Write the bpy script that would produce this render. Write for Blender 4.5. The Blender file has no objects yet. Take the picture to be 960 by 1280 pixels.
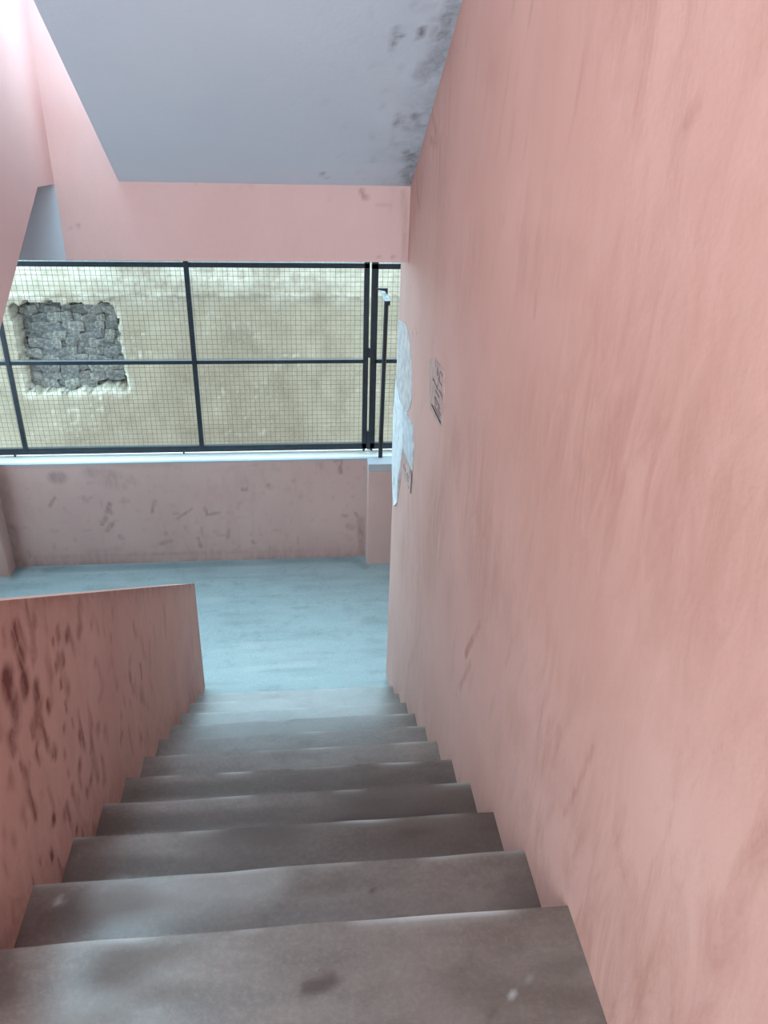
import bpy, bmesh, math, random
import numpy as np
from mathutils import Matrix, Vector
random.seed(4); rng = np.random.default_rng(4)
SC = bpy.context.scene
C = SC.collection

# ------------------------------------------------------------------ camera
FPX, PITCH, YAW, ROLL = 1010.49, 0.4994, 0.1159, 0.0307
sy, cy, sp, cp, sr, cr = (math.sin(YAW), math.cos(YAW), math.sin(PITCH), math.cos(PITCH), math.sin(ROLL), math.cos(ROLL))
f0 = Vector((sy, cy, 0)); right = Vector((cy, -sy, 0))
fwd = cp*f0 - sp*Vector((0, 0, 1)); up = sp*f0 + cp*Vector((0, 0, 1))
ri = cr*right + sr*up; ui = cr*up - sr*right
cam = bpy.data.cameras.new('camera'); camo = bpy.data.objects.new('camera', cam); C.objects.link(camo)
camo.matrix_world = Matrix(((ri.x, ui.x, -fwd.x, 0), (ri.y, ui.y, -fwd.y, 0), (ri.z, ui.z, -fwd.z, 0), (0, 0, 0, 1)))
cam.sensor_fit = 'VERTICAL'; cam.sensor_height = 36; cam.lens = FPX/1280*36; cam.clip_start = .02
SC.camera = camo

def at(u, v, ax, val):
    """a pixel of the photograph -> the point of a wall plane that it shows"""
    d = fwd*FPX + ri*(u-480) + ui*(640-v)
    return d*(val/d['xyz'.index(ax)])

# ------------------------------------------------------------------ light
w = bpy.data.worlds.new('sky'); SC.world = w; w.use_nodes = True
bg = w.node_tree.nodes['Background']; bg.inputs[0].default_value = (.56, .86, 1.0, 1); bg.inputs[1].default_value = 7.6
SUN_EL = math.radians(85)
sun = bpy.data.lights.new('sun', 'SUN'); sun.energy = 5; sun.color = (1, .95, .86); sun.angle = .01
suno = bpy.data.objects.new('sun', sun); C.objects.link(suno)
suno.rotation_euler = Vector((0, -math.cos(SUN_EL), -math.sin(SUN_EL))).to_track_quat('-Z', 'Y').to_euler()
def area(name, loc, target, sx, sz, power, col):
    l = bpy.data.lights.new(name, 'AREA'); l.shape = 'RECTANGLE'; l.size = sx; l.size_y = sz; l.energy = power; l.color = col
    o = bpy.data.objects.new(name, l); C.objects.link(o); o.location = loc
    o.rotation_euler = (Vector(target)-Vector(loc)).to_track_quat('-Z', 'Z').to_euler()
    return o
area('back_fill_light', (-.6, -1.7, .75), (-.6, 2, .3), 2.4, 1.9, 78, (1, .96, .93))  # added area lamp at the unseen back opening, fills the stairwell from behind
SC.view_settings.view_transform = 'Standard'; SC.view_settings.look = 'None'
SC.view_settings.gamma = 1; SC.view_settings.use_curve_mapping = False
SC.view_settings.exposure = -0.38

# ------------------------------------------------------------------ measures
T, R, Y0, H = .262, .17, .9738, 1.4214
XR, XL, XLO = .4989, -.6059, -.711
ZF = -H; ZL = -H-11*R                       # upper floor, landing
YE, YC = 3.864, 3.907                       # ends of balustrade and right wall
YB, ZB1, ZB2 = 3.666, -.43, -.747           # beam
YW, ZW = 5.295, -2.46                       # parapet
YFN = 5.43
XP = -.973
XLW = -2.13
SL = R/T

# ------------------------------------------------------------------ materials
def mat(name):
    m = bpy.data.materials.new(name); m.use_nodes = True
    nt = m.node_tree; b = nt.nodes['Principled BSDF']
    return m, nt, b
def N(nt, t, **kw):
    n = nt.nodes.new(t)
    for k, v in kw.items():
        if k in n.inputs.keys() if isinstance(k, str) else False: n.inputs[k].default_value = v
        else: setattr(n, k, v)
    return n
def coords(nt, scale):
    tc = N(nt, 'ShaderNodeTexCoord'); mp = N(nt, 'ShaderNodeMapping'); mp.inputs['Scale'].default_value = scale
    nt.links.new(tc.outputs['Object'], mp.inputs[0]); return mp.outputs[0]
def noise(nt, vec, scale, detail=4, rough=.55, dist=0):
    n = N(nt, 'ShaderNodeTexNoise'); n.inputs['Scale'].default_value = scale; n.inputs['Detail'].default_value = detail
    n.inputs['Roughness'].default_value = rough; n.inputs['Distortion'].default_value = dist
    nt.links.new(vec, n.inputs['Vector']); return n.outputs[0]
def ramp(nt, fac, a, b, ca=(0, 0, 0, 1), cb=(1, 1, 1, 1)):
    r = N(nt, 'ShaderNodeValToRGB'); e = r.color_ramp.elements
    e[0].position = a; e[1].position = b; e[0].color = ca; e[1].color = cb
    nt.links.new(fac, r.inputs[0]); return r.outputs[0]
def mix(nt, fac, a, b, mode='MIX'):
    m = N(nt, 'ShaderNodeMix', data_type='RGBA', blend_type=mode)
    for s, i in ((fac, 0), (a, 6), (b, 7)):
        if isinstance(s, (int, float)): m.inputs[i].default_value = s
        elif isinstance(s, tuple): m.inputs[i].default_value = s
        else: nt.links.new(s, m.inputs[i])
    return m.outputs[2]
def mth(nt, op, a, b=None, clamp=False):
    m = N(nt, 'ShaderNodeMath', operation=op, use_clamp=clamp)
    for i, s in enumerate((a, b)):
        if s is None: continue
        if isinstance(s, (int, float)): m.inputs[i].default_value = s
        else: nt.links.new(s, m.inputs[i])
    return m.outputs[0]
def bump(nt, b, h, strength, dist=.004):
    n = N(nt, 'ShaderNodeBump'); n.inputs['Strength'].default_value = strength; n.inputs['Distance'].default_value = dist
    nt.links.new(h, n.inputs['Height']); nt.links.new(n.outputs[0], b.inputs['Normal'])
def plaster(name, base, base2, dirt_shade, streak=(1.2, 1.2, .35), grime=.35, rough=.8, dirtmul=1.0):
    """painted plaster: blotchy paint, vertical grime streaks, and the stains held by the mesh attribute 'dirt'"""
    m, nt, b = mat(name)
    v1 = coords(nt, (1, 1, 1)); vs = coords(nt, streak)
    blot = ramp(nt, noise(nt, v1, 1.7, 5), .35, .68)
    col = mix(nt, blot, base+(1,), base2+(1,))
    st = ramp(nt, noise(nt, vs, 11, 10, .72, .6), .46, .72)
    big = ramp(nt, noise(nt, v1, .9, 3), .42, .7)
    g = mth(nt, 'MULTIPLY', mth(nt, 'MULTIPLY', st, big), grime)
    col = mix(nt, g, col, dirt_shade+(1,))
    a = N(nt, 'ShaderNodeAttribute', attribute_name='dirt_shade').outputs['Fac']
    br = ramp(nt, noise(nt, vs, 17, 9, .68, .8), .36, .62)
    a2 = mth(nt, 'MULTIPLY', mth(nt, 'MULTIPLY', a, mth(nt, 'ADD', mth(nt, 'MULTIPLY', br, .7), .3)), dirtmul, True)
    col = mix(nt, a2, col, dirt_shade+(1,))
    nt.links.new(col, b.inputs['Base Color']); b.inputs['Roughness'].default_value = rough
    b.inputs['Specular IOR Level'].default_value = .25
    bump(nt, b, noise(nt, v1, 60, 3), .25, .003)
    return m
def concrete(name, base, base2, dirt_shade, streak=(1, 1, 1), rough=.55, spec=.4, coat=0):
    m, nt, b = mat(name)
    v1 = coords(nt, (1, 1, 1)); vs = coords(nt, streak)
    blot = ramp(nt, noise(nt, vs, 3.2, 12, .72), .36, .66)
    col = mix(nt, blot, base+(1,), base2+(1,))
    sp_ = ramp(nt, noise(nt, v1, 85, 10, .85), .47, .66)
    col = mix(nt, mth(nt, 'MULTIPLY', sp_, .45), col, tuple(min(1, x*1.5) for x in base2)+(1,))
    dk = ramp(nt, noise(nt, v1, 9, 12, .75), .52, .72)
    col = mix(nt, mth(nt, 'MULTIPLY', dk, .45), col, dirt_shade+(1,))
    a = N(nt, 'ShaderNodeAttribute', attribute_name='dirt_shade').outputs['Fac']
    col = mix(nt, a, col, dirt_shade+(1,))
    pl = N(nt, 'ShaderNodeAttribute', attribute_name='pale').outputs['Fac']
    col = mix(nt, pl, col, (.55, .56, .55, 1))
    nt.links.new(col, b.inputs['Base Color'])
    nt.links.new(mth(nt, 'ADD', mth(nt, 'MULTIPLY', blot, .18), rough-.1), b.inputs['Roughness'])
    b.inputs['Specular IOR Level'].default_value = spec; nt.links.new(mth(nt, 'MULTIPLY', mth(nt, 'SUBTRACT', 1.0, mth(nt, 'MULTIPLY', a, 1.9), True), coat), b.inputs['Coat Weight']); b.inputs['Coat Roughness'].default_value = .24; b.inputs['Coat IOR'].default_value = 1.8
    bump(nt, b, noise(nt, v1, 60, 8, .7), .3, .003)
    return m
PINK = plaster('pink_plaster', (.655, .395, .34), (.73, .465, .41), (.38, .175, .12), streak=(1, 1, .3), grime=.75)
PINKBEAM = plaster('pink_beam_plaster', (.74, .50, .48), (.78, .55, .53), (.34, .19, .17), grime=.12)
PINKPAR = plaster('pink_parapet_plaster', (.60, .40, .365), (.66, .46, .415), (.20, .12, .12), grime=.3)
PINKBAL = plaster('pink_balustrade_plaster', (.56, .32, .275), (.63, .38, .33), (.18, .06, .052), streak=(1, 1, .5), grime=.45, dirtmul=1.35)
GREY = plaster('grey_ceiling_paint', (.66, .78, .90), (.70, .82, .93), (.10, .10, .12), streak=(1, 1, 1), grime=.05)
GREYB = plaster('grey_beam_paint', (.56, .66, .74), (.60, .70, .78), (.12, .14, .16), grime=.05)
WHITEW = plaster('sill_whitewash', (.78, .78, .75), (.82, .82, .80), (.4, .4, .4), grime=.2)
CEM = plaster('grey_cement', (.40, .43, .47), (.48, .5, .54), (.2, .2, .22), grime=.2)
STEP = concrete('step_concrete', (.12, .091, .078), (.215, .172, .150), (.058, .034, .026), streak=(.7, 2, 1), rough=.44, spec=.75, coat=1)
FLOOR = concrete('landing_concrete', (.27, .355, .37), (.34, .435, .45), (.12, .155, .165), streak=(.6, 2.0, 1), rough=.4, spec=.8)
OUT = None
def simple(name, col, rough=.5, metal=0, spec=.5):
    m, nt, b = mat(name)
    v = coords(nt, (1, 1, 1))
    c = mix(nt, ramp(nt, noise(nt, v, 25, 4), .35, .7), tuple(x*.8 for x in col)+(1,), tuple(min(1, x*1.15) for x in col)+(1,))
    nt.links.new(c, b.inputs['Base Color']); b.inputs['Roughness'].default_value = rough; b.inputs['Metallic'].default_value = metal
    b.inputs['Specular IOR Level'].default_value = spec
    return m
IRON = simple('dark_painted_iron', (.022, .032, .045), .45)
WIRE = simple('galvanised_wire', (.10, .11, .115), .35, .3)
POLE = simple('black_pole_paint', (.016, .017, .024), .5)
TIN = simple('pale_tin', (.72, .80, .84), .5)
PAPER = simple('white_paper', (.78, .80, .82), .85, spec=.15)
PAPERW = simple('aged_white_paper', (.64, .67, .70), .85, spec=.15)
PAPERG = simple('faded_paper', (.66, .62, .62), .9, spec=.1)
PAPERP = simple('pasted_bill_paper', (.60, .44, .40), .9, spec=.1)
INK = simple('black_ink', (.06, .05, .06), .8, spec=.1)
INKS = simple('faded_ink', (.30, .18, .17), .85, spec=.1)
REDINK = simple('red_ink', (.30, .03, .04), .8, spec=.1)
STONE = None
def outside_mat():
    m, nt, b = mat('weathered_render')
    v = coords(nt, (1, 1, 1)); vs = coords(nt, (1, 1, .35))
    col = mix(nt, ramp(nt, noise(nt, v, 2.2, 6, .65), .35, .68), (.275, .21, .145, 1), (.39, .315, .225, 1))
    col = mix(nt, mth(nt, 'MULTIPLY', ramp(nt, noise(nt, vs, 6, 6, .7), .52, .75), .45), col, (.16, .13, .09, 1))
    col = mix(nt, mth(nt, 'MULTIPLY', ramp(nt, noise(nt, v, 60, 3), .55, .7), .35), col, (.48, .43, .33, 1))
    a = N(nt, 'ShaderNodeAttribute', attribute_name='pale').outputs['Fac']
    col = mix(nt, mth(nt, 'MULTIPLY', a, mth(nt, 'ADD', mth(nt, 'MULTIPLY', ramp(nt, noise(nt, v, 14, 5, .7), .35, .6), .7), .3)), col, (.74, .67, .55, 1))
    d = N(nt, 'ShaderNodeAttribute', attribute_name='dirt_shade').outputs['Fac']
    col = mix(nt, d, col, (.10, .12, .13, 1))
    nt.links.new(col, b.inputs['Base Color']); b.inputs['Roughness'].default_value = .9; b.inputs['Specular IOR Level'].default_value = .2
    bump(nt, b, noise(nt, v, 30, 6, .7), .6, .01)
    return m
OUT = outside_mat()
def stone_mat(name, a, c):
    m, nt, b = mat(name); v = coords(nt, (1, 1, 1))
    col = mix(nt, ramp(nt, noise(nt, v, 1.6, 9, .75, .5), .38, .64), a+(1,), c+(1,))
    nt.links.new(col, b.inputs['Base Color']); b.inputs['Roughness'].default_value = .9
    bump(nt, b, noise(nt, v, 40, 5, .7), .8, .01); return m
STONES = [stone_mat('dark_rubble', (.09, .085, .085), (.34, .31, .28)), stone_mat('grey_rubble', (.14, .13, .12), (.46, .41, .36)), stone_mat('pale_rubble', (.14, .13, .11), (.50, .46, .39))]

# ------------------------------------------------------------------ mesh helpers
def link(name, me, m, parent=None):
    o = bpy.data.objects.new(name, me); C.objects.link(o)
    if m: me.materials.append(m)
    if parent: o.parent = parent
    return o
def boxes(name, lst, m, parent=None, bev=0):
    bm = bmesh.new()
    for (x0, x1, y0, y1, z0, z1) in lst:
        r = bmesh.ops.create_cube(bm, size=1)
        for v in r['verts']: v.co = ((x0+x1)/2+v.co.x*(x1-x0), (y0+y1)/2+v.co.y*(y1-y0), (z0+z1)/2+v.co.z*(z1-z0))
    if bev: bmesh.ops.bevel(bm, geom=bm.edges[:], offset=bev, segments=2, affect='EDGES', profile=.5)
    me = bpy.data.meshes.new(name); bm.to_mesh(me); bm.free()
    return link(name, me, m, parent)
def prism(name, pts, axis, a0, a1, m, parent=None, bev=0):
    """extrude a polygon; axis 'x': pts are (y, z); axis 'y': pts are (x, z)"""
    bm = bmesh.new()
    mk = (lambda p, a: (a, p[0], p[1])) if axis == 'x' else (lambda p, a: (p[0], a, p[1]))
    A = [bm.verts.new(mk(p, a0)) for p in pts]; B = [bm.verts.new(mk(p, a1)) for p in pts]
    bm.faces.new(A); bm.faces.new(B[::-1])
    for i in range(len(pts)):
        j = (i+1) % len(pts); bm.faces.new((A[i], B[i], B[j], A[j]))
    bmesh.ops.recalc_face_normals(bm, faces=bm.faces[:])
    if bev: bmesh.ops.bevel(bm, geom=bm.edges[:], offset=bev, segments=2, affect='EDGES')
    me = bpy.data.meshes.new(name); bm.to_mesh(me); bm.free()
    return link(name, me, m, parent)
def smooth_noise(P, scale, seed):
    """cheap value noise on points (n,2)"""
    r = np.random.default_rng(seed); G = r.random((64, 64))
    q = P*scale; i = np.floor(q).astype(int); f = q-i; f = f*f*(3-2*f)
    g = lambda a, b: G[a % 64, b % 64]
    return ((g(i[:, 0], i[:, 1])*(1-f[:, 0])+g(i[:, 0]+1, i[:, 1])*f[:, 0])*(1-f[:, 1]) +
            (g(i[:, 0], i[:, 1]+1)*(1-f[:, 0])+g(i[:, 0]+1, i[:, 1]+1)*f[:, 0])*f[:, 1])
def strokes(P3, lst):
    """stain field: lst of (points, radius, strength); soft distance to each polyline"""
    d_ = np.zeros(len(P3))
    for pts, rad, s in lst:
        pts = [np.array(p, float) for p in pts]
        best = np.full(len(P3), 1e9)
        if len(pts) == 1: pts = pts*2
        for a, b in zip(pts[:-1], pts[1:]):
            ab = b-a; t = np.clip(((P3-a)@ab)/max(ab@ab, 1e-12), 0, 1)
            best = np.minimum(best, np.linalg.norm(P3-(a+t[:, None]*ab), axis=1))
        d_ = np.maximum(d_, s*np.clip(1.6*(1-best/rad), 0, 1))
    return d_
def slab(name, c00, c10, c11, c01, step, depth, m, dirt_shade=None, pale=None, disp=None, parent=None):
    """a slab whose front face is a fine grid between four corners; depth = vector to the back face"""
    c00, c10, c11, c01, depth = [np.array(c, float) for c in (c00, c10, c11, c01, depth)]
    nu = max(2, int(round(np.linalg.norm(c10-c00)/step))+1); nv = max(2, int(round(np.linalg.norm(c01-c00)/step))+1)
    U, V = np.meshgrid(np.linspace(0, 1, nu), np.linspace(0, 1, nv)); U = U.ravel()[:, None]; V = V.ravel()[:, None]
    P = (1-U)*(1-V)*c00+U*(1-V)*c10+U*V*c11+(1-U)*V*c01
    F = P if disp is None else P+disp(P)
    ids = np.arange(nu*nv).reshape(nv, nu)
    ring0 = np.concatenate([ids[0, :-1], ids[:-1, -1], ids[-1, :0:-1], ids[:0:-1, 0]])
    back = np.concatenate([P[ring0]+depth, F[ring0]])
    q = np.stack([ids[:-1, :-1], ids[:-1, 1:], ids[1:, 1:], ids[1:, :-1]], -1).reshape(-1, 4)
    k = len(ring0); b = np.arange(k)+nu*nv; ring = b+k
    side = np.stack([ring, b, np.roll(b, -1), np.roll(ring, -1)], -1)
    nrm = np.cross(c10-c00, c01-c00)
    faces = np.concatenate([q, side]).tolist(); faces.append(b[::-1].tolist())
    if np.dot(nrm, depth) > 0: faces = [f[::-1] for f in faces]
    me = bpy.data.meshes.new(name); me.from_pydata(np.concatenate([F, back]).tolist(), [], faces)
    for nm, fn in (('dirt_shade', dirt_shade), ('pale', pale)):
        if fn is None: continue
        at_ = me.attributes.new(nm, 'FLOAT', 'POINT')
        at_.data.foreach_set('value', np.concatenate([np.clip(fn(P), 0, 1), np.zeros(2*k)]).astype(np.float32))
    me.polygons.foreach_set('use_smooth', [True]*len(q)+[False]*(k+1)); me.update()
    return link(name, me, m, parent)
def thing(name, label, cat, loc=(0, 0, 0), group=None):
    o = bpy.data.objects.new(name, None); C.objects.link(o); o.location = loc; o.empty_display_size = .1
    o['label'] = label; o['category'] = cat
    if group: o['group'] = group
    return o
def adopt(child, parent):
    child.parent = parent; child.matrix_parent_inverse = Matrix.Translation(parent.location).inverted()
    return child
def tag(o, label, cat, group=None):
    o['label'] = label; o['category'] = cat
    if group: o['group'] = group
    return o
def struct(o, label=None):
    o['kind'] = 'structure'
    if label: o['label'] = label
    return o
def pix(lst, ax, val):
    """strokes given as photograph pixels, laid on the wall plane they are on"""
    return [([at(u, v, ax, val) for (u, v) in pts], rad, s) for pts, rad, s in lst]

# ------------------------------------------------------------------ setting: right wall
rw = pix([
    ([(590, 800), (582, 818)], .022, .7), ([(600, 780), (588, 806)], .02, .45), ([(588, 830), (575, 858)], .02, .5), ([(640, 800), (632, 830)], .015, .35),
    ([(740, 935), (722, 985), (705, 1020)], .010, .55), ([(700, 915), (690, 960)], .02, .35), ([(850, 945), (842, 990)], .02, .3),
    ([(930, 1070), (905, 1130)], .012, .3), ([(960, 1080), (925, 1140)], .012, .3), ([(780, 1010), (770, 1050)], .02, .3),
    ([(572, 62)], .010, .9), ([(587, 20), (582, 60)], .008, .35), ([(519, 406), (521, 418)], .008, .8), ([(515, 413), (517, 422)], .008, .8), ([(512, 355), (514, 362)], .01, .5),
    ([(541, 145), (545, 165)], .025, .55), ([(538, 175), (546, 180)], .02, .45), ([(520, 225), (524, 260)], .02, .5), ([(519, 265)], .012, .9), ([(513, 240), (511, 328)], .014, .6), ([(512, 263)], .01, .9), ([(511, 310), (510, 330)], .015, .8),
    ([(670, 365), (668, 395)], .012, .5), ([(858, 155), (872, 130)], .02, .3), ([(945, 90), (952, 60)], .02, .3), ([(855, 470), (848, 500)], .02, .3),
    ([(905, 410), (925, 400)], .012, .25), ([(930, 495), (940, 480)], .012, .3), ([(740, 400), (700, 500)], .10, .25), ([(660, 330), (720, 340)], .10, .18),
    ([(600, 620), (640, 760)], .16, .28), ([(570, 560), (590, 700)], .16, .30), ([(700, 560), (760, 560)], .13, .16), ([(640, 900), (700, 980)], .10, .22),
    ([(720, 850), (820, 850)], .08, .18), ([(870, 250), (930, 280)], .08, .16), ([(820, 900), (860, 930)], .06, .2), ([(540, 600), (560, 720)], .18, .22)], 'x', XR)
def rw_dirt(P):
    q = P[:, 1:]
    d = strokes(P, rw)
    # hand-height grime band that follows the stairs, and scuffed foot of the wall
    nose = -H-(np.clip(P[:, 1], Y0, 3.6)-Y0)*SL
    h = P[:, 2]-nose
    band = np.exp(-((h-.95)/.33)**2)*smooth_noise(q, 2.3, 3)*.6
    foot = np.exp(-np.clip(h, 0, 9)/.16)*(.15+.5*smooth_noise(q, 6, 5))*.4
    sc = np.clip(smooth_noise(q*np.array([1, .28])+q[:, ::-1]*np.array([.25, 0]), 24, 7)-.72, 0, 1)*1.4*smooth_noise(q, 1.6, 8)
    up_ = np.exp(-np.abs(P[:, 2]-(ZB1+(YB-P[:, 1])*SL))/.05)*.4*smooth_noise(q, 9, 9)
    fade = np.clip((3.75-P[:, 1])/.8, .15, 1)  # grime thinned near the corner, light from the landing put into the colour
    return np.maximum.reduce([d*np.clip(fade+.3, 0, 1), band*fade, foot*fade, sc, up_])
struct(slab('wall_right', (XR, -1.8, -4.2), (XR, YC, -4.2), (XR, YC, 2.6), (XR, -1.8, 2.6), .012, (.2, 0, 0), PINK, rw_dirt))

# ------------------------------------------------------------------ landing floor, upper floor
fl = [([at(u, v, 'z', ZL) for (u, v) in p], r, s) for p, r, s in [
    ([(60, 712), (440, 699)], .06, .55), ([(440, 699), (456, 708)], .05, .6), ([(22, 712), (18, 722)], .05, .6)]]  # dark line at the parapet foot: grime plus contact shade, put into colour
def fl_dirt_shade(P):
    q = P[:, :2]; return np.maximum(strokes(P, fl)*(.5+.5*smooth_noise(q, 7, 2)), np.clip(smooth_noise(q*np.array([.3, 1.4]), 14, 4)-.62, 0, 1)*.8)
def fl_pale(P):
    q = P[:, :2]; return np.clip(smooth_noise(q*np.array([.35, 2.6]), 9, 14)-.66, 0, 1)*1.3*smooth_noise(q, 2, 6)
NY10 = Y0+10*T
struct(slab('floor', (XLW-.5, NY10-.02, ZL), (1.3, NY10-.02, ZL), (1.3, 5.5, ZL), (XLW-.5, 5.5, ZL), .015, (0, 0, -.18), FLOOR, fl_dirt_shade, fl_pale))

# ------------------------------------------------------------------ staircase, one part per step
stair = thing('staircase', 'grey concrete stairs with dirty treads, going down beside the pink wall to the landing', 'stairs', (0, Y0, ZL))
step_marks = {
    0: [([(385, 1236), (400, 1232), (415, 1226)], .024, 1), ([(612, 1272), (618, 1262)], .018, .7), ([(588, 1195), (590, 1180)], .012, .5), ([(722, 1204)], .006, .9), ([(712, 1218)], .010, .6), ([(690, 1260), (700, 1250)], .03, .4), ([(0, 1200), (8, 1240)], .04, .5)],
    1: [([(462, 1111), (466, 1113)], .009, .95), ([(100, 1140), (60, 1150)], .05, .5), ([(640, 1100), (655, 1120)], .05, .5), ([(455, 1085), (480, 1130)], .05, .3)],
    2: [([(600, 1050), (610, 1035)], .02, .6), ([(330, 1090), (550, 1060)], .06, .4), ([(110, 1080), (300, 1085)], .06, .5)],
    3: [([(580, 1010), (583, 1000)], .02, .7), ([(140, 1030), (540, 1010)], .06, .55)],
    4: [([(540, 975), (560, 975)], .04, .7), ([(170, 990), (560, 970)], .06, .55)],
}
step_pale = {0: [([(640, 1242)], .004, .5), ([(636, 1180)], .003, .6), ([(660, 1222)], .004, .6), ([(665, 1260)], .003, .6)],
             1: [([(540, 1105)], .006, .6), ([(73, 1127)], .015, .5), ([(140, 1120), (330, 1100)], .08, .22)]}
for k in range(11):
    yk = Y0+k*T; zk = -H-k*R
    ya = yk-T-.012 if k else -1.8
    mk = [([at(u, v, 'z', zk) for (u, v) in p], r, s) for p, r, s in step_marks.get(k, [])]
    pk = [([at(u, v, 'z', zk) for (u, v) in p], r, s) for p, r, s in step_pale.get(k, [])]
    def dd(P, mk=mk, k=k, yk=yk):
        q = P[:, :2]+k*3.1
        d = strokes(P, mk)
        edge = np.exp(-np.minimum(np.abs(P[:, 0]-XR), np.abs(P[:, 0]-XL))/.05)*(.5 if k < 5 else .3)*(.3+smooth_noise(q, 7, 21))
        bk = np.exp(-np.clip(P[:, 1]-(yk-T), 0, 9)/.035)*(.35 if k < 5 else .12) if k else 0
        wear_shade = np.clip(smooth_noise(q*np.array([.6, 1.5]), 5, 23)*.6+smooth_noise(q*np.array([.5, 1.5]), 17, 24)*.4-.5, 0, 1)*(1.3 if k < 5 else .3)
        wear_shade = wear_shade+{2: .56, 3: .58, 4: .46, 5: .10, 1: .42, 0: .30}.get(k, 0)*(.5+smooth_noise(q, 4, 26))*np.clip((P[:, 0]+.85)*1.1, .45, 1)  # brown on the upper treads: grime plus their missing sky reflection, put into colour
        return np.maximum.reduce([d, edge, bk+0*d, wear_shade])
    def pp(P, pk=pk, k=k, yk=yk):
        q = P[:, :2]+k*1.7
        nose = np.exp(-np.abs(P[:, 1]-yk)/.008)*np.clip(smooth_noise(q*np.array([1, .1]), 9, 31)-.4, 0, 1)*1.1
        return np.maximum(strokes(P, pk), nose)
    # slightly worn, rounded nosing
    def dp(P, yk=yk, k=k):
        o = np.zeros_like(P); d = np.clip(1-np.abs(P[:, 1]-yk)/.012, 0, 1)
        o[:, 2] = .0012*(smooth_noise(P[:, :2]+k, 6, 40)-.5)
        o[:, 1] = .006*(smooth_noise(P[:, :1].repeat(2, 1)+k, 5, 41)-.5)*(P[:, 1] > yk-.03)
        return o
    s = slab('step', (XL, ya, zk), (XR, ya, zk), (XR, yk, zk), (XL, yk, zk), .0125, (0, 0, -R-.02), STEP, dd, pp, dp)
    adopt(s, stair)
wst = prism('waist_slab', [(Y0, -H-R-.02), (NY10, ZL-.0), (NY10+.1, ZL-.17), (Y0-.05, -H-R-.2)], 'x', XL, XR, CEM); adopt(wst, stair)

# ------------------------------------------------------------------ balustrade (solid, plastered)
ZBT = -2.548
bl = pix([([(x, y), (x+dx*.6, y+dy*.6)], r*1.1, s) for x, y, dx, dy, r, s in
    [(18, 790, 3, 14, .035, .85), (25, 815, 4, 20, .03, .8), (8, 850, 6, 22, .04, .9), (30, 850, 3, 16, .035, .9), (45, 860, 2, 18, .03, .85), (18, 880, 4, 20, .035, .85), (60, 880, 3, 10, .02, .7),
     (72, 788, 2, 16, .022, .8), (78, 820, 2, 12, .02, .75), (70, 830, 1, 10, .015, .7), (76, 852, 1, 10, .013, .8), (66, 800, 1, 8, .012, .6), (82, 878, 2, 16, .012, .6), (40, 905, 4, 20, .02, .7), (15, 920, 4, 26, .025, .7),
     (45, 940, 8, 24, .012, .7), (60, 932, 10, 24, .010, .7), (25, 955, 4, 12, .01, .6), (52, 900, 3, 14, .015, .6), (90, 900, 3, 14, .008, .5), (5, 790, 2, 20, .02, .5),
     (162, 842, 2, 12, .02, .6), (176, 832, 2, 24, .016, .6), (170, 866, 2, 14, .01, .4), (120, 955, 2, 10, .012, .4), (85, 965, 2, 10, .012, .4), (95, 990, 8, 26, .008, .4), (130, 980, 2, 16, .008, .35),
     (240, 800, 3, 40, .03, .25), (205, 760, 4, 50, .04, .2), (60, 985, 12, 40, .01, .45), (30, 1020, 6, 20, .012, .35)]], 'x', XL)
def bl_dirt(P):
    q = P[:, 1:]
    top = ZBT+(YE-P[:, 1])*SL
    sp_ = np.clip(smooth_noise(q*np.array([1, .5]), 34, 51)-.6, 0, 1)*3.2*np.clip(1-(P[:, 1]-1.5)/1.6, 0, 1)*smooth_noise(q, 2, 52)
    low = np.exp(-np.clip(P[:, 2]-(-H-(P[:, 1]-Y0)*SL), 0, 9)/.15)*.3*(.4+smooth_noise(q, 5, 53))
    tp = np.exp(-np.abs(top-P[:, 2])/.05)*.4
    en = np.exp(-np.abs(P[:, 1]-YE)/.12)*.25
    return np.maximum.reduce([strokes(P, bl), sp_, low, tp, en])
YN = .3
dz = (YE-YN)*SL
struct(slab('wall_stairs', (XL, YN, -H-.6), (XL, YE, ZL-.02), (XL, YE, ZBT), (XL, YN, ZBT+dz), .012, (XLO-XL, 0, 0), PINKBAL, bl_dirt),
       'low pink plaster balustrade with brown splashes, left of the stairs')

# ------------------------------------------------------------------ upper flight soffit, beam, upper landing
so = [([(500, 45), (488, 60)], .012, .7), ([(530, 35), (522, 48)], .014, .9), ([(497, 35), (492, 52)], .02, .45), ([(500, 150), (512, 160)], .03, .5), ([(520, 145), (523, 160)], .03, .6),
      ([(512, 190), (518, 225)], .045, .75), ([(505, 215), (514, 230)], .03, .6), ([(538, 80), (530, 95)], .05, .5), ([(555, 40), (545, 90)], .05, .6), ([(570, 5), (560, 30)], .05, .6), ([(402, 215), (408, 224)], .008, .7),
      ([(529, 105), (530, 112)], .01, .8), ([(496, 152), (497, 158)], .012, .7), ([(570, 20), (516, 225)], .035, .4)]
nrm = Vector((0, SL, 1)).normalized(); p0 = Vector((0, YB, ZB1))
def on_soffit(u, v):
    d = fwd*FPX+ri*(u-480)+ui*(640-v); return d*(p0.dot(nrm)/d.dot(nrm))
so = [([on_soffit(*p) for p in pts], r, s) for pts, r, s in so]
def so_dirt(P):
    q = P[:, :2]
    e = np.exp(-np.abs(P[:, 0]-XR)/.10)*np.clip(smooth_noise(q, 9, 61)-.25, 0, 1)*.6
    web = np.clip(smooth_noise(q, 34, 62)-.7, 0, 1)*2.2*np.exp(-np.abs(P[:, 0]-XR)/.16)
    return np.maximum.reduce([strokes(P, so), e, web])
XS = -.715
YT = -.15
zt = ZB1+(YB-YT)*SL
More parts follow.
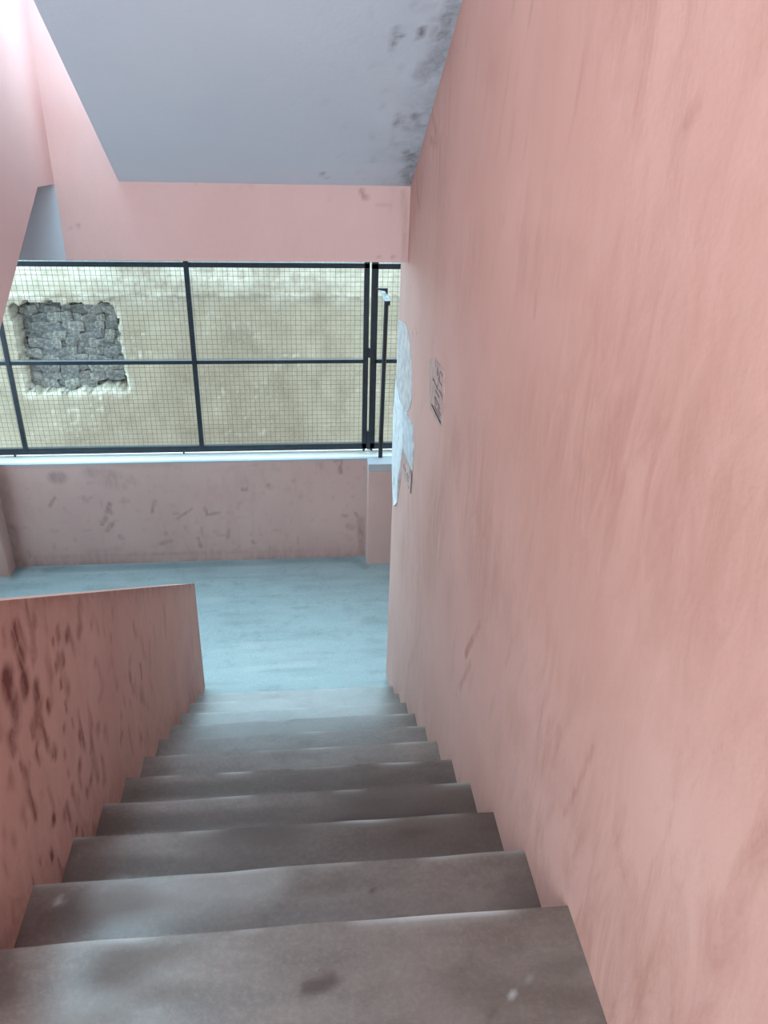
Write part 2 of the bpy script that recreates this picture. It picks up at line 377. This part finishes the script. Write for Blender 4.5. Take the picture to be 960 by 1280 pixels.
struct(slab('ceiling', (XS, YB, ZB1), (XR, YB, ZB1), (XR, YT, zt), (XS, YT, zt), .02, (0, 0, .2), GREY, so_dirt), 'grey sloping underside of the flight above')
struct(boxes('ceiling_upper', [(XLW, XR+.2, -1.8, YT+.05, zt-.0, zt+.2)], GREY))
bmk = pix([([(452, 238), (454, 246), (460, 247)], .012, .8), ([(474, 321)], .012, .7), ([(491, 322)], .012, .7), ([(98, 282)], .014, .7), ([(89, 285)], .008, .6), ([(489, 258)], .008, .6), ([(470, 255), (488, 258)], .008, .3), ([(505, 240), (507, 330)], .02, .35)], 'y', YB)
def bm_dirt(P):
    q = P[:, ::2]
    return np.maximum(strokes(P, bmk), np.clip(smooth_noise(q, 40, 71)-.8, 0, 1)*1.5*np.exp(-np.abs(P[:, 2]-ZB1)/.06))
struct(slab('trim_1', (XP, YB, ZB2), (XR+.0, YB, ZB2), (XR+.0, YB, ZB1+.02), (XP, YB, ZB1+.02), .012, (0, .22, 0), PINKBEAM, bm_dirt), 'pink beam under the upper landing')
struct(boxes('trim_2', [(XLW, XP, YB, YB+.22, ZB2, ZB1)], GREYB), 'grey painted left end of the landing beam')
struct(boxes('wall_well', [(XP-.02, XS+.02, YB, YB+.12, ZB1+.02, 1.3)], PINKBEAM), 'pink wall closing the gap between the two flights')
YS = 5.51
struct(boxes('ceiling_landing', [(XLW-.5, 1.5, YB+.1, YS, ZB1, ZB1+.15)], GREY))
struct(boxes('wall_upper_parapet', [(XLW-.5, 1.5, YS-.12, YS, ZB1+.15, 1.0)], PINKPAR))

# left flight going up: solid pink side wall with its sloping lower edge
s2 = (.782-.426)/(3.425-2.738)
yl = 3.425-(1.42-.426)/s2
prof = [(3.666, -.443), (3.425, -.426), (yl, ZF), (yl-.25, ZF), (yl-.25, ZF+.95), (yl, ZF+1.0), (3.425, -.426+1.02), (3.666, -.426+1.1)]
struct(prism('wall_left_flight', prof, 'x', XP, XP-.1, PINKBEAM), 'pale pink solid side of the flight going up on the left')
struct(prism('ceiling_left_flight', [(3.666, -.43), (3.43, -.41), (yl+.03, ZF), (yl+.03, ZF+.18), (3.43, -.24), (3.666, -.24)], 'x', XP-.1, XLW, GREY))
struct(boxes('floor_upper', [(XLW, XL-.02, -1.8, yl+.3, ZF-.18, ZF)], STEP))

# outer walls of the stairwell
struct(boxes('wall_left', [(XLW-.2, XLW, -1.8, YC, -5.0, 2.6)], PINK))
struct(boxes('wall_back', [(XLW-.2, XR+.2, -2.0, -1.8, -5, ZF+.9), (XLW-.2, XR+.2, -2.0, -1.8, zt-.25, 2.6), (XLW-.2, -1.9, -2.0, -1.8, ZF+.9, zt-.25), (.4, XR+.2, -2.0, -1.8, ZF+.9, zt-.25)], PINK))
struct(boxes('wall_landing_right', [(1.3, 1.5, YC-.2, 5.5, -5, ZB1)], PINK))
struct(boxes('wall_landing_left', [(XLW-.7, XLW-.5, YC-.2, 5.5, -5, ZW)], PINK))
struct(boxes('wall_side_right', [(XR+.19, 1.5, YC-.2, YC, -5, ZB1)], PINK))
struct(boxes('wall_side_left', [(XLW-.7, XLW, YC-.2, YC, -5, ZB1)], PINK))

# ------------------------------------------------------------------ parapet, piers, sill
pm = pix([([(x, y), (x+dx, y+dy)], r, s) for x, y, dx, dy, r, s in
    [(68, 597, 8, 0, .05, .7), (110, 590, 30, 4, .05, .45), (130, 600, 20, 6, .06, .4), (63, 632, 5, -10, .014, .8), (66, 625, -4, 8, .012, .7), (105, 622, 4, 4, .02, .45), (134, 640, 3, -10, .02, .8), (128, 655, 4, -8, .02, .8),
     (140, 655, -6, 8, .022, .7), (136, 635, 3, 6, .02, .6), (150, 670, 3, 3, .02, .5), (190, 640, 4, -14, .014, .6), (222, 648, 18, -12, .010, .7), (217, 642, 5, 0, .014, .5), (255, 635, 4, 8, .012, .8), (262, 643, 12, -2, .012, .7),
     (247, 672, 4, 10, .012, .7), (250, 682, 1, 1, .016, .9), (252, 660, 0, 14, .008, .5), (200, 680, 14, -4, .02, .5), (285, 672, 1, -10, .014, .8), (315, 677, 4, 2, .016, .7), (303, 611, 1, 2, .012, .7), (308, 610, 1, 3, .012, .6), (335, 607, 3, 2, .025, .5),
     (366, 600, 1, 2, .015, .3), (372, 672, 1, 8, .008, .5), (443, 640, 10, 12, .008, .8), (436, 658, 4, 2, .03, .55), (434, 670, 3, 4, .03, .4), (451, 650, 1, 40, .03, .6), (428, 644, 6, 1, .014, .5), (417, 574, 8, 1, .012, .85), (425, 583, 1, 8, .012, 1), (419, 577, 2, 2, .01, .9), (427, 574, 0, 5, .01, .8),
     (5, 600, 6, 60, .05, .35), (14, 660, 6, 40, .05, .6), (30, 697, 400, -10, .02, .35), (35, 690, 3, 6, .012, .7), (110, 690, 40, -4, .03, .3), (165, 600, 6, 4, .03, .3), (20, 585, 200, -4, .015, .2)]], 'y', YW)
pm = [(p, r*1.25, s*.8) for p, r, s in pm]
def pm_dirt(P):
    q = P[:, ::2]
    sp_ = np.clip(smooth_noise(q, 26, 81)-.74, 0, 1)*2.2*smooth_noise(q, 2.2, 82)
    low = np.exp(-np.clip(P[:, 2]-ZL, 0, 9)/.07)*.5*(.3+smooth_noise(q, 4, 83))
    return np.maximum.reduce([strokes(P, pm), sp_, low])
struct(slab('wall_far', (-2.7, YW, ZL-.1), (1.3, YW, ZL-.1), (1.3, YW, ZW-.012), (-2.7, YW, ZW-.012), .015, (0, .2, 0), PINKPAR, pm_dirt), 'low pink parapet stained with dark hand marks')
struct(boxes('trim_3', [(-2.7, 1.3, YW+.022, YW+.21, ZW-.03, ZW+.001)], WHITEW), 'white sill along the top of the parapet')
struct(boxes('trim_7', [(-2.7, .482, YW-.003, YW+.022, ZW-.012, ZW)], CEM), 'thin grey strip on the parapet edge, standing for the shaded front of the sill')  # shaded front of the sill put into colour as a grey strip
pier = boxes('trim_4', [(.482, 1.3, 5.18, YW+.01, ZL-.1, ZW-.055)], PINKPAR, bev=.006); struct(pier, 'pink pier at the right end of the parapet')
struct(boxes('trim_5', [(.482, 1.3, 5.18, YW+.01, ZW-.055, ZW+.004)], CEM, bev=.005), 'grey cement cap of the right pier')
struct(boxes('trim_6', [(-2.7, -2.112, 5.16, YW+.01, ZL-.1, ZW+.2)], PINKPAR, bev=.01), 'pink pier at the left end of the parapet')

# ------------------------------------------------------------------ wire mesh grilles
def bar(name, x0, x1, z0, z1, parent, y=YFN, d=.03):
    return adopt(boxes(name, [(x0, x1, y-d/2, y+d/2, z0, z1)], IRON, bev=.002), parent)
def wires(name, x0, x1, z0, z1, parent, y):
    bm = bmesh.new(); r = .0013; sp_ = .0335
    def rod(a, b, bow):
        a = Vector(a); b = Vector(b); n = 6; prev = None
        d = (b-a).normalized(); s_ = d.cross(Vector((0, 1, 0))).normalized()
        for i in range(n+1):
            t = i/n; c = a.lerp(b, t)+Vector((bow[0]*math.sin(math.pi*t), bow[1]*math.sin(2*math.pi*t+1), bow[2]*math.sin(math.pi*t)))
            ring = [bm.verts.new(c+s_*r*math.cos(k*math.pi/2)+Vector((0, 1, 0))*r*math.sin(k*math.pi/2)) for k in range(4)]
            if prev:
                for k in range(4): bm.faces.new((prev[k], prev[(k+1) % 4], ring[(k+1) % 4], ring[k]))
            prev = ring
    x = x0+.015
    while x < x1:
        rod((x+random.uniform(-.002, .002), y+.002, z0), (x+random.uniform(-.002, .002), y+.002, z1), (random.uniform(-.003, .003), .002, 0)); x += sp_
    z = z0+.01
    while z < z1:
        rod((x0, y-.002, z+random.uniform(-.002, .002)), (x1, y-.002, z+random.uniform(-.002, .002)), (0, .002, random.uniform(-.003, .003))); z += sp_*.97
    bmesh.ops.recalc_face_normals(bm, faces=bm.faces[:])
    me = bpy.data.meshes.new(name); bm.to_mesh(me); bm.free()
    o = link(name, me, WIRE); o['kind'] = 'stuff'; return adopt(o, parent)
ZT_, ZM_, ZBm = -1.128, -1.777, -2.418
g = thing('window_grille', 'wide black iron grille with square wire mesh, left of the doubled posts', 'grille', (-1.1, YFN, ZW))
bar('top_rail', -2.62, .487, ZT_-.016, ZT_+.016, g); bar('middle_rail', -2.62, .455, ZM_-.013, ZM_+.013, g); bar('bottom_rail', -2.62, .485, ZBm-.026, ZBm+.022, g)
for xx, hw in ((-1.918, .014), (-.700, .016)): bar('upright', xx-hw, xx+hw, ZBm, -1.02, g, y=YFN-.004)
bar('upright', .452, .488, ZBm-.02, -.95, g)
for xx in (-2.0, -.832): adopt(boxes('foot', [(xx-.005, xx+.005, YFN-.012, YFN+.012, ZW-.001, ZBm-.02)], IRON), g)
adopt(boxes('foot', [(.46, .475, YFN-.012, YFN+.012, ZW-.001, ZBm-.02)], IRON), g)
wires('wire_mesh', -2.6, .47, ZBm, -.96, g, YFN+.018)
g2 = thing('window_grille', 'narrow black wire mesh grille between the doubled posts and the pink wall', 'grille', (.85, YFN, ZW))
bar('top_rail', .50, 1.25, ZT_-.020, ZT_+.014, g2); bar('middle_rail', .53, 1.25, ZM_-.014, ZM_+.014, g2); bar('bottom_rail', .50, 1.25, ZBm-.026, ZBm+.022, g2)
bar('upright', .502, .546, ZBm-.02, -.95, g2)
adopt(boxes('hinge', [(.4885, .512, YFN-.022, YFN+.012, -1.75, -1.68)], IRON, bev=.004), g2)
adopt(boxes('hinge', [(.4885, .512, YFN-.02, YFN+.012, ZBm-.026, -2.3)], IRON), g2)
adopt(boxes('foot', [(.515, .53, YFN-.012, YFN+.012, ZW-.001, ZBm-.02)], IRON), g2)
wires('wire_mesh', .53, 1.25, ZBm, -.96, g2, YFN+.018)

# pole standing on the pier cap, with its bent tin plate
yp = 5.30
pt, pb = at(483, 379, 'y', yp), at(475.5, 568, 'y', yp)
pole = thing('pole', 'thin black pole with a bent pale tin plate on top, standing on the pier cap', 'pole', (pb.x, yp, ZW+.004))
bm = bmesh.new()
def tube(bm, a, b, r, n=10):
    a, b = Vector(a), Vector(b); q = (b-a).to_track_quat('Z', 'Y')
    R0, R1 = [], []
    for i in range(n):
        o = q @ Vector((r*math.cos(2*math.pi*i/n), r*math.sin(2*math.pi*i/n), 0)); R0.append(bm.verts.new(a+o)); R1.append(bm.verts.new(b+o))
    for i in range(n): bm.faces.new((R0[i], R0[(i+1) % n], R1[(i+1) % n], R1[i]))
    bm.faces.new(R0[::-1]); bm.faces.new(R1)
tube(bm, (pb.x, yp, ZW+.004), (pt.x, yp, pt.z), .0155)
me = bpy.data.meshes.new('shaft'); bm.to_mesh(me); bm.free(); adopt(link('shaft', me, POLE), pole)
def sheet(name, pts, off, m, parent):
    bm = bmesh.new(); A = [bm.verts.new(p) for p in pts]; B = [bm.verts.new(Vector(p)+Vector(off)) for p in pts]
    bm.faces.new(A); bm.faces.new(B[::-1])
    for i in range(len(pts)): bm.faces.new((A[i], B[i], B[(i+1) % len(pts)], A[(i+1) % len(pts)]))
    bmesh.ops.recalc_face_normals(bm, faces=bm.faces[:])
    me = bpy.data.meshes.new(name); bm.to_mesh(me); bm.free(); o = link(name, me, m)
    return adopt(o, parent) if parent else o
yq = yp-.02
sheet('tin_plate', [at(473.5, 361, 'y', yq+.05), at(480.5, 361.5, 'y', yq+.05), at(488.5, 376, 'y', yq-.05), at(481, 376.5, 'y', yq-.05)], (0, .003, 0), TIN, pole)
sheet('bracket', [at(471, 360.5, 'y', yq+.008), at(484.5, 360.5, 'y', yq+.008), at(484.5, 369, 'y', yq+.008), at(481, 364, 'y', yq+.008), at(471, 362, 'y', yq+.008)], (0, .01, 0), IRON, pole)
sheet('clamp', [at(480, 376, 'y', yq-.0), at(488, 376, 'y', yq-.0), at(487.5, 382.5, 'y', yq-.0), at(484, 380, 'y', yq), at(481.5, 381, 'y', yq)], (0, .03, 0), IRON, pole)

# ------------------------------------------------------------------ papers on the right wall
def paper(name, label, px, m, off=.003, curl=None):
    pts = [at(u, v, 'x', XR) for u, v in px]
    bm = bmesh.new()
    A = [bm.verts.new((XR-off, p.y, p.z)) for p in pts]; B = [bm.verts.new((XR+.002, p.y, p.z)) for p in pts]
    if curl:
        for i, c_ in curl.items(): A[i].co.x -= c_
    bm.faces.new(A); bm.faces.new(B[::-1])
    for i in range(len(pts)): bm.faces.new((A[i], B[i], B[(i+1) % len(pts)], A[(i+1) % len(pts)]))
    bmesh.ops.recalc_face_normals(bm, faces=bm.faces[:]); bmesh.ops.triangulate(bm, faces=[f for f in bm.faces if len(f.verts) > 4])
    me = bpy.data.meshes.new(name); bm.to_mesh(me); bm.free()
    return link(name, me, m)
def ink(name, lines, wd, m, parent, off=.0045):
    """pen strokes on the paper: pixel segments laid on the wall plane"""
    bm = bmesh.new()
    for (a, b) in lines:
        A, B = at(*a, 'x', XR-off), at(*b, 'x', XR-off)
        d = (B-A).normalized(); s_ = Vector((1, 0, 0)).cross(d)*wd
        v = [bm.verts.new(p) for p in (A-s_, B-s_, B+s_, A+s_)]
        v2 = [bm.verts.new(p.co+Vector((.001, 0, 0))) for p in v]
        bm.faces.new(v); bm.faces.new(v2[::-1])
        for i in range(4): bm.faces.new((v[i], v2[i], v2[(i+1) % 4], v[(i+1) % 4]))
    bmesh.ops.recalc_face_normals(bm, faces=bm.faces[:])
    me = bpy.data.meshes.new(name); bm.to_mesh(me); bm.free(); o = link(name, me, m)
    o.parent = parent; o['kind'] = 'stuff'; return o
p1 = tag(paper('notice', 'small pasted bill with dark lettering, alone on the pink wall', [(537.5, 448), (544, 447), (549, 454), (555.5, 463), (556, 490), (553.5, 533), (550, 532), (538, 510)], PAPERP), 'small pasted bill with slanting dark lettering, alone on the pink wall', 'notice')
z = lambda x, y: (530+x/12.8, 440+y/12.8)
ink('lettering', [(z(175, 135), z(180, 240)), (z(212, 255), z(208, 380)), (z(212, 255), z(228, 370)), (z(255, 310), z(240, 450)), (z(262, 310), z(295, 390)), (z(295, 350), z(290, 395)), (z(235, 400), z(232, 470)),
    (z(140, 410), z(145, 455)), (z(150, 440), z(185, 520)), (z(180, 510), z(212, 590)), (z(210, 530), z(206, 600)), (z(245, 470), z(278, 540)), (z(180, 610), z(240, 730)), (z(232, 600), z(295, 720)), (z(292, 700), z(290, 765)),
    (z(165, 715), z(182, 770)), (z(180, 720), z(255, 915)), (z(175, 780), z(200, 850)), (z(165, 860), z(245, 1040)), (z(215, 900), z(262, 1010))], .003, INKS, p1)
ink('underline', [(z(120, 840), z(262, 1135))], .004, INK, p1)
p2 = tag(paper('poster', 'tall', [(498.5, 399), (507, 404), (512, 420), (515, 450), (515, 500), (512, 512), (508, 516), (503, 505), (496, 480)], PAPERG), 'tall faded greyish poster, topmost of the papers by the wall corner', 'poster')
p3 = tag(paper('poster', 'torn', [(495.5, 472), (500, 498), (505, 512), (504, 560), (501, 600), (497, 628), (495, 633), (491.5, 618), (490.5, 585), (492, 520)], PAPER, .004, {4: .012, 6: .01}), 'bright white torn strip of poster at the wall corner, with a pointed lower end', 'poster')
ink('crease', [((492, 586), (491.8, 606)), ((497, 560), (496, 590))], .002, INKS, p3, .0065)
p4 = tag(paper('notice', 'white', [(505, 506), (511, 520), (517, 532), (518, 560), (516, 588), (510, 574), (505, 560)], PAPERW, .006), 'small plain white notice overlapping the torn strip', 'notice')
p5 = tag(paper('notice', 'bill', [(504.5, 562), (510, 577), (515.5, 590), (514.5, 617), (509, 604), (504, 590)], PAPERP, .003), 'small bill with a red mark, hanging just under the white notice', 'notice')
z5 = lambda x, y: (480+x/10.66, 520+y/10.66)
ink('red_mark', [(z5(262, 640), z5(264, 700)), (z5(280, 690), z5(284, 735))], .006, REDINK, p5)
ink('lettering', [(z5(295, 770), z5(322, 880)), (z5(310, 760), z5(326, 830)), (z5(322, 940), z5(328, 960)), (z5(340, 745), z5(350, 752)), (z5(262, 400), z5(362, 740))], .004, INKS, p5)
ink('torn_edge', [(z5(367, 755), z5(360, 890)), (z5(360, 890), z5(350, 1030))], .006, INK, p5)

# ------------------------------------------------------------------ outside: rendered wall with a rubble-filled opening
YO = 7.2
hole = np.array([(15, 381), (60, 377), (76, 382), (110, 380), (140, 381), (146, 400), (150, 440), (160, 486), (120, 489), (60, 491), (34, 490), (26, 450), (15, 400)], float)
hole = np.array([[at(u, v, 'y', YO).x, at(u, v, 'y', YO).z] for u, v in hole])
def poly_sd(P2):
    n = len(hole); inside = np.zeros(len(P2), bool); best = np.full(len(P2), 1e9)
    for i in range(n):
        a, b = hole[i], hole[(i+1) % n]; ab = b-a
        t = np.clip(((P2-a)@ab)/(ab@ab), 0, 1); best = np.minimum(best, np.linalg.norm(P2-(a+t[:, None]*ab), axis=1))
        c_ = ((a[1] > P2[:, 1]) != (b[1] > P2[:, 1]))
        xi = (b[0]-a[0])*(P2[:, 1]-a[1])/((b[1]-a[1]) if b[1] != a[1] else 1e-9)+a[0]
        inside ^= c_ & (P2[:, 0] < xi)
    return np.where(inside, -best, best)
def sd(P):
    q = P[:, ::2]; return poly_sd(q)+.05*(smooth_noise(q, 16, 91)-.5)+.03*(smooth_noise(q, 42, 92)-.5)
ZED = -1.775
def o_disp(P):
    q = P[:, ::2]; o = np.zeros_like(P); s_ = sd(P)
    o[:, 1] = np.clip(-s_*9, 0, .26)+.012*(smooth_noise(q, 7, 93)-.5)
    e = P[:, 2]-(ZED+.03*(smooth_noise(q*np.array([1, 0]), 5, 94)-.5)+.03*(smooth_noise(q*np.array([1, 0]), 21, 95)-.5))
    o[:, 1] -= np.clip(e*2.5, 0, .035)*(s_ > 0)
    return o
def o_pale(P):
    q = P[:, ::2]; s_ = sd(P)
    ring = np.exp(-np.abs(s_-.01)/.028)*np.where(P[:, 2] < -2.45, 1.0, .45)
    led = np.exp(-np.abs(P[:, 2]-ZED-.02)/.05)*(.2+1.0*smooth_noise(q*np.array([1, .2]), 5, 96))
    top = np.clip((P[:, 2]-ZED)*4, 0, .7)*(.4+smooth_noise(q, 4, 97))
    spot = np.clip(smooth_noise(q, 30, 98)-.72, 0, 1)*2.5*np.clip(smooth_noise(q, 3, 77)-.45, 0, 1)*2
    return np.maximum.reduce([ring, led, top, spot])
def o_dark(P):
    s_ = sd(P); q = P[:, ::2]
    return np.clip(-s_*12, 0, .75)*(.5+.5*smooth_noise(q, 12, 99))  # darker towards the inside of the opening
wo = struct(slab('wall_outside', (-6, YO, -5.2), (4, YO, -5.2), (4, YO, -1.42), (-6, YO, -1.42), .02, (0, .35, 0), OUT, o_dark, o_pale, o_disp), 'weathered tan rendered wall across the alley')
from mathutils import noise as mn
pool = []
for i in range(9):
    bm = bmesh.new(); bmesh.ops.create_cube(bm, size=2); bmesh.ops.subdivide_edges(bm, edges=bm.edges[:], cuts=2, use_grid_fill=True)
    sd_ = random.random()*50
    for v in bm.verts:
        n_ = v.co.normalized(); v.co = v.co.lerp(n_*1.15, .35)
        v.co += n_*.38*mn.noise(v.co*.9+Vector((sd_, 0, 0)))+Vector((mn.noise(v.co*2+Vector((0, sd_, 0))), 0, mn.noise(v.co*2+Vector((0, 0, sd_)))))*.16
    me = bpy.data.meshes.new('stone'); bm.to_mesh(me); bm.free(); me.materials.append(STONES[(0, 1, 0, 1, 1, 2, 0, 1, 0)[i]]); pool.append(me)
x0_, x1_, z0_, z1_ = hole[:, 0].min(), hole[:, 0].max(), hole[:, 1].min(), hole[:, 1].max()
rows = 11
for r_ in range(rows):
    zz = z0_+(r_+.5)*(z1_-z0_)/rows; x = x0_+random.uniform(0, .06)
    while x < x1_:
        wd = random.uniform(.06, .15); c_ = np.array([[x+wd/2, zz+random.uniform(-.015, .015)]])
        if poly_sd(c_)[0] < -.012:
            o = bpy.data.objects.new('stone', random.choice(pool)); C.objects.link(o); o.parent = wo
            o.location = (c_[0, 0], YO+.15+.10*(zz-z0_)/(z1_-z0_)+random.uniform(-.02, .03), c_[0, 1]); o.scale = (wd*.6, .055, (z1_-z0_)/rows*.62)
            o.rotation_euler = (random.uniform(-.2, .2), random.uniform(-.25, .25), random.uniform(-.2, .2))
        x += wd
struct(boxes('floor_outside', [(-8, 6, -4, 12, -5.3, -5.15)], CEM), 'ground of the alley')
struct(boxes('wall_outer', [(-2.7, 1.5, YW+.02, YW+.2, -5.2, ZL-.08)], PINKPAR))
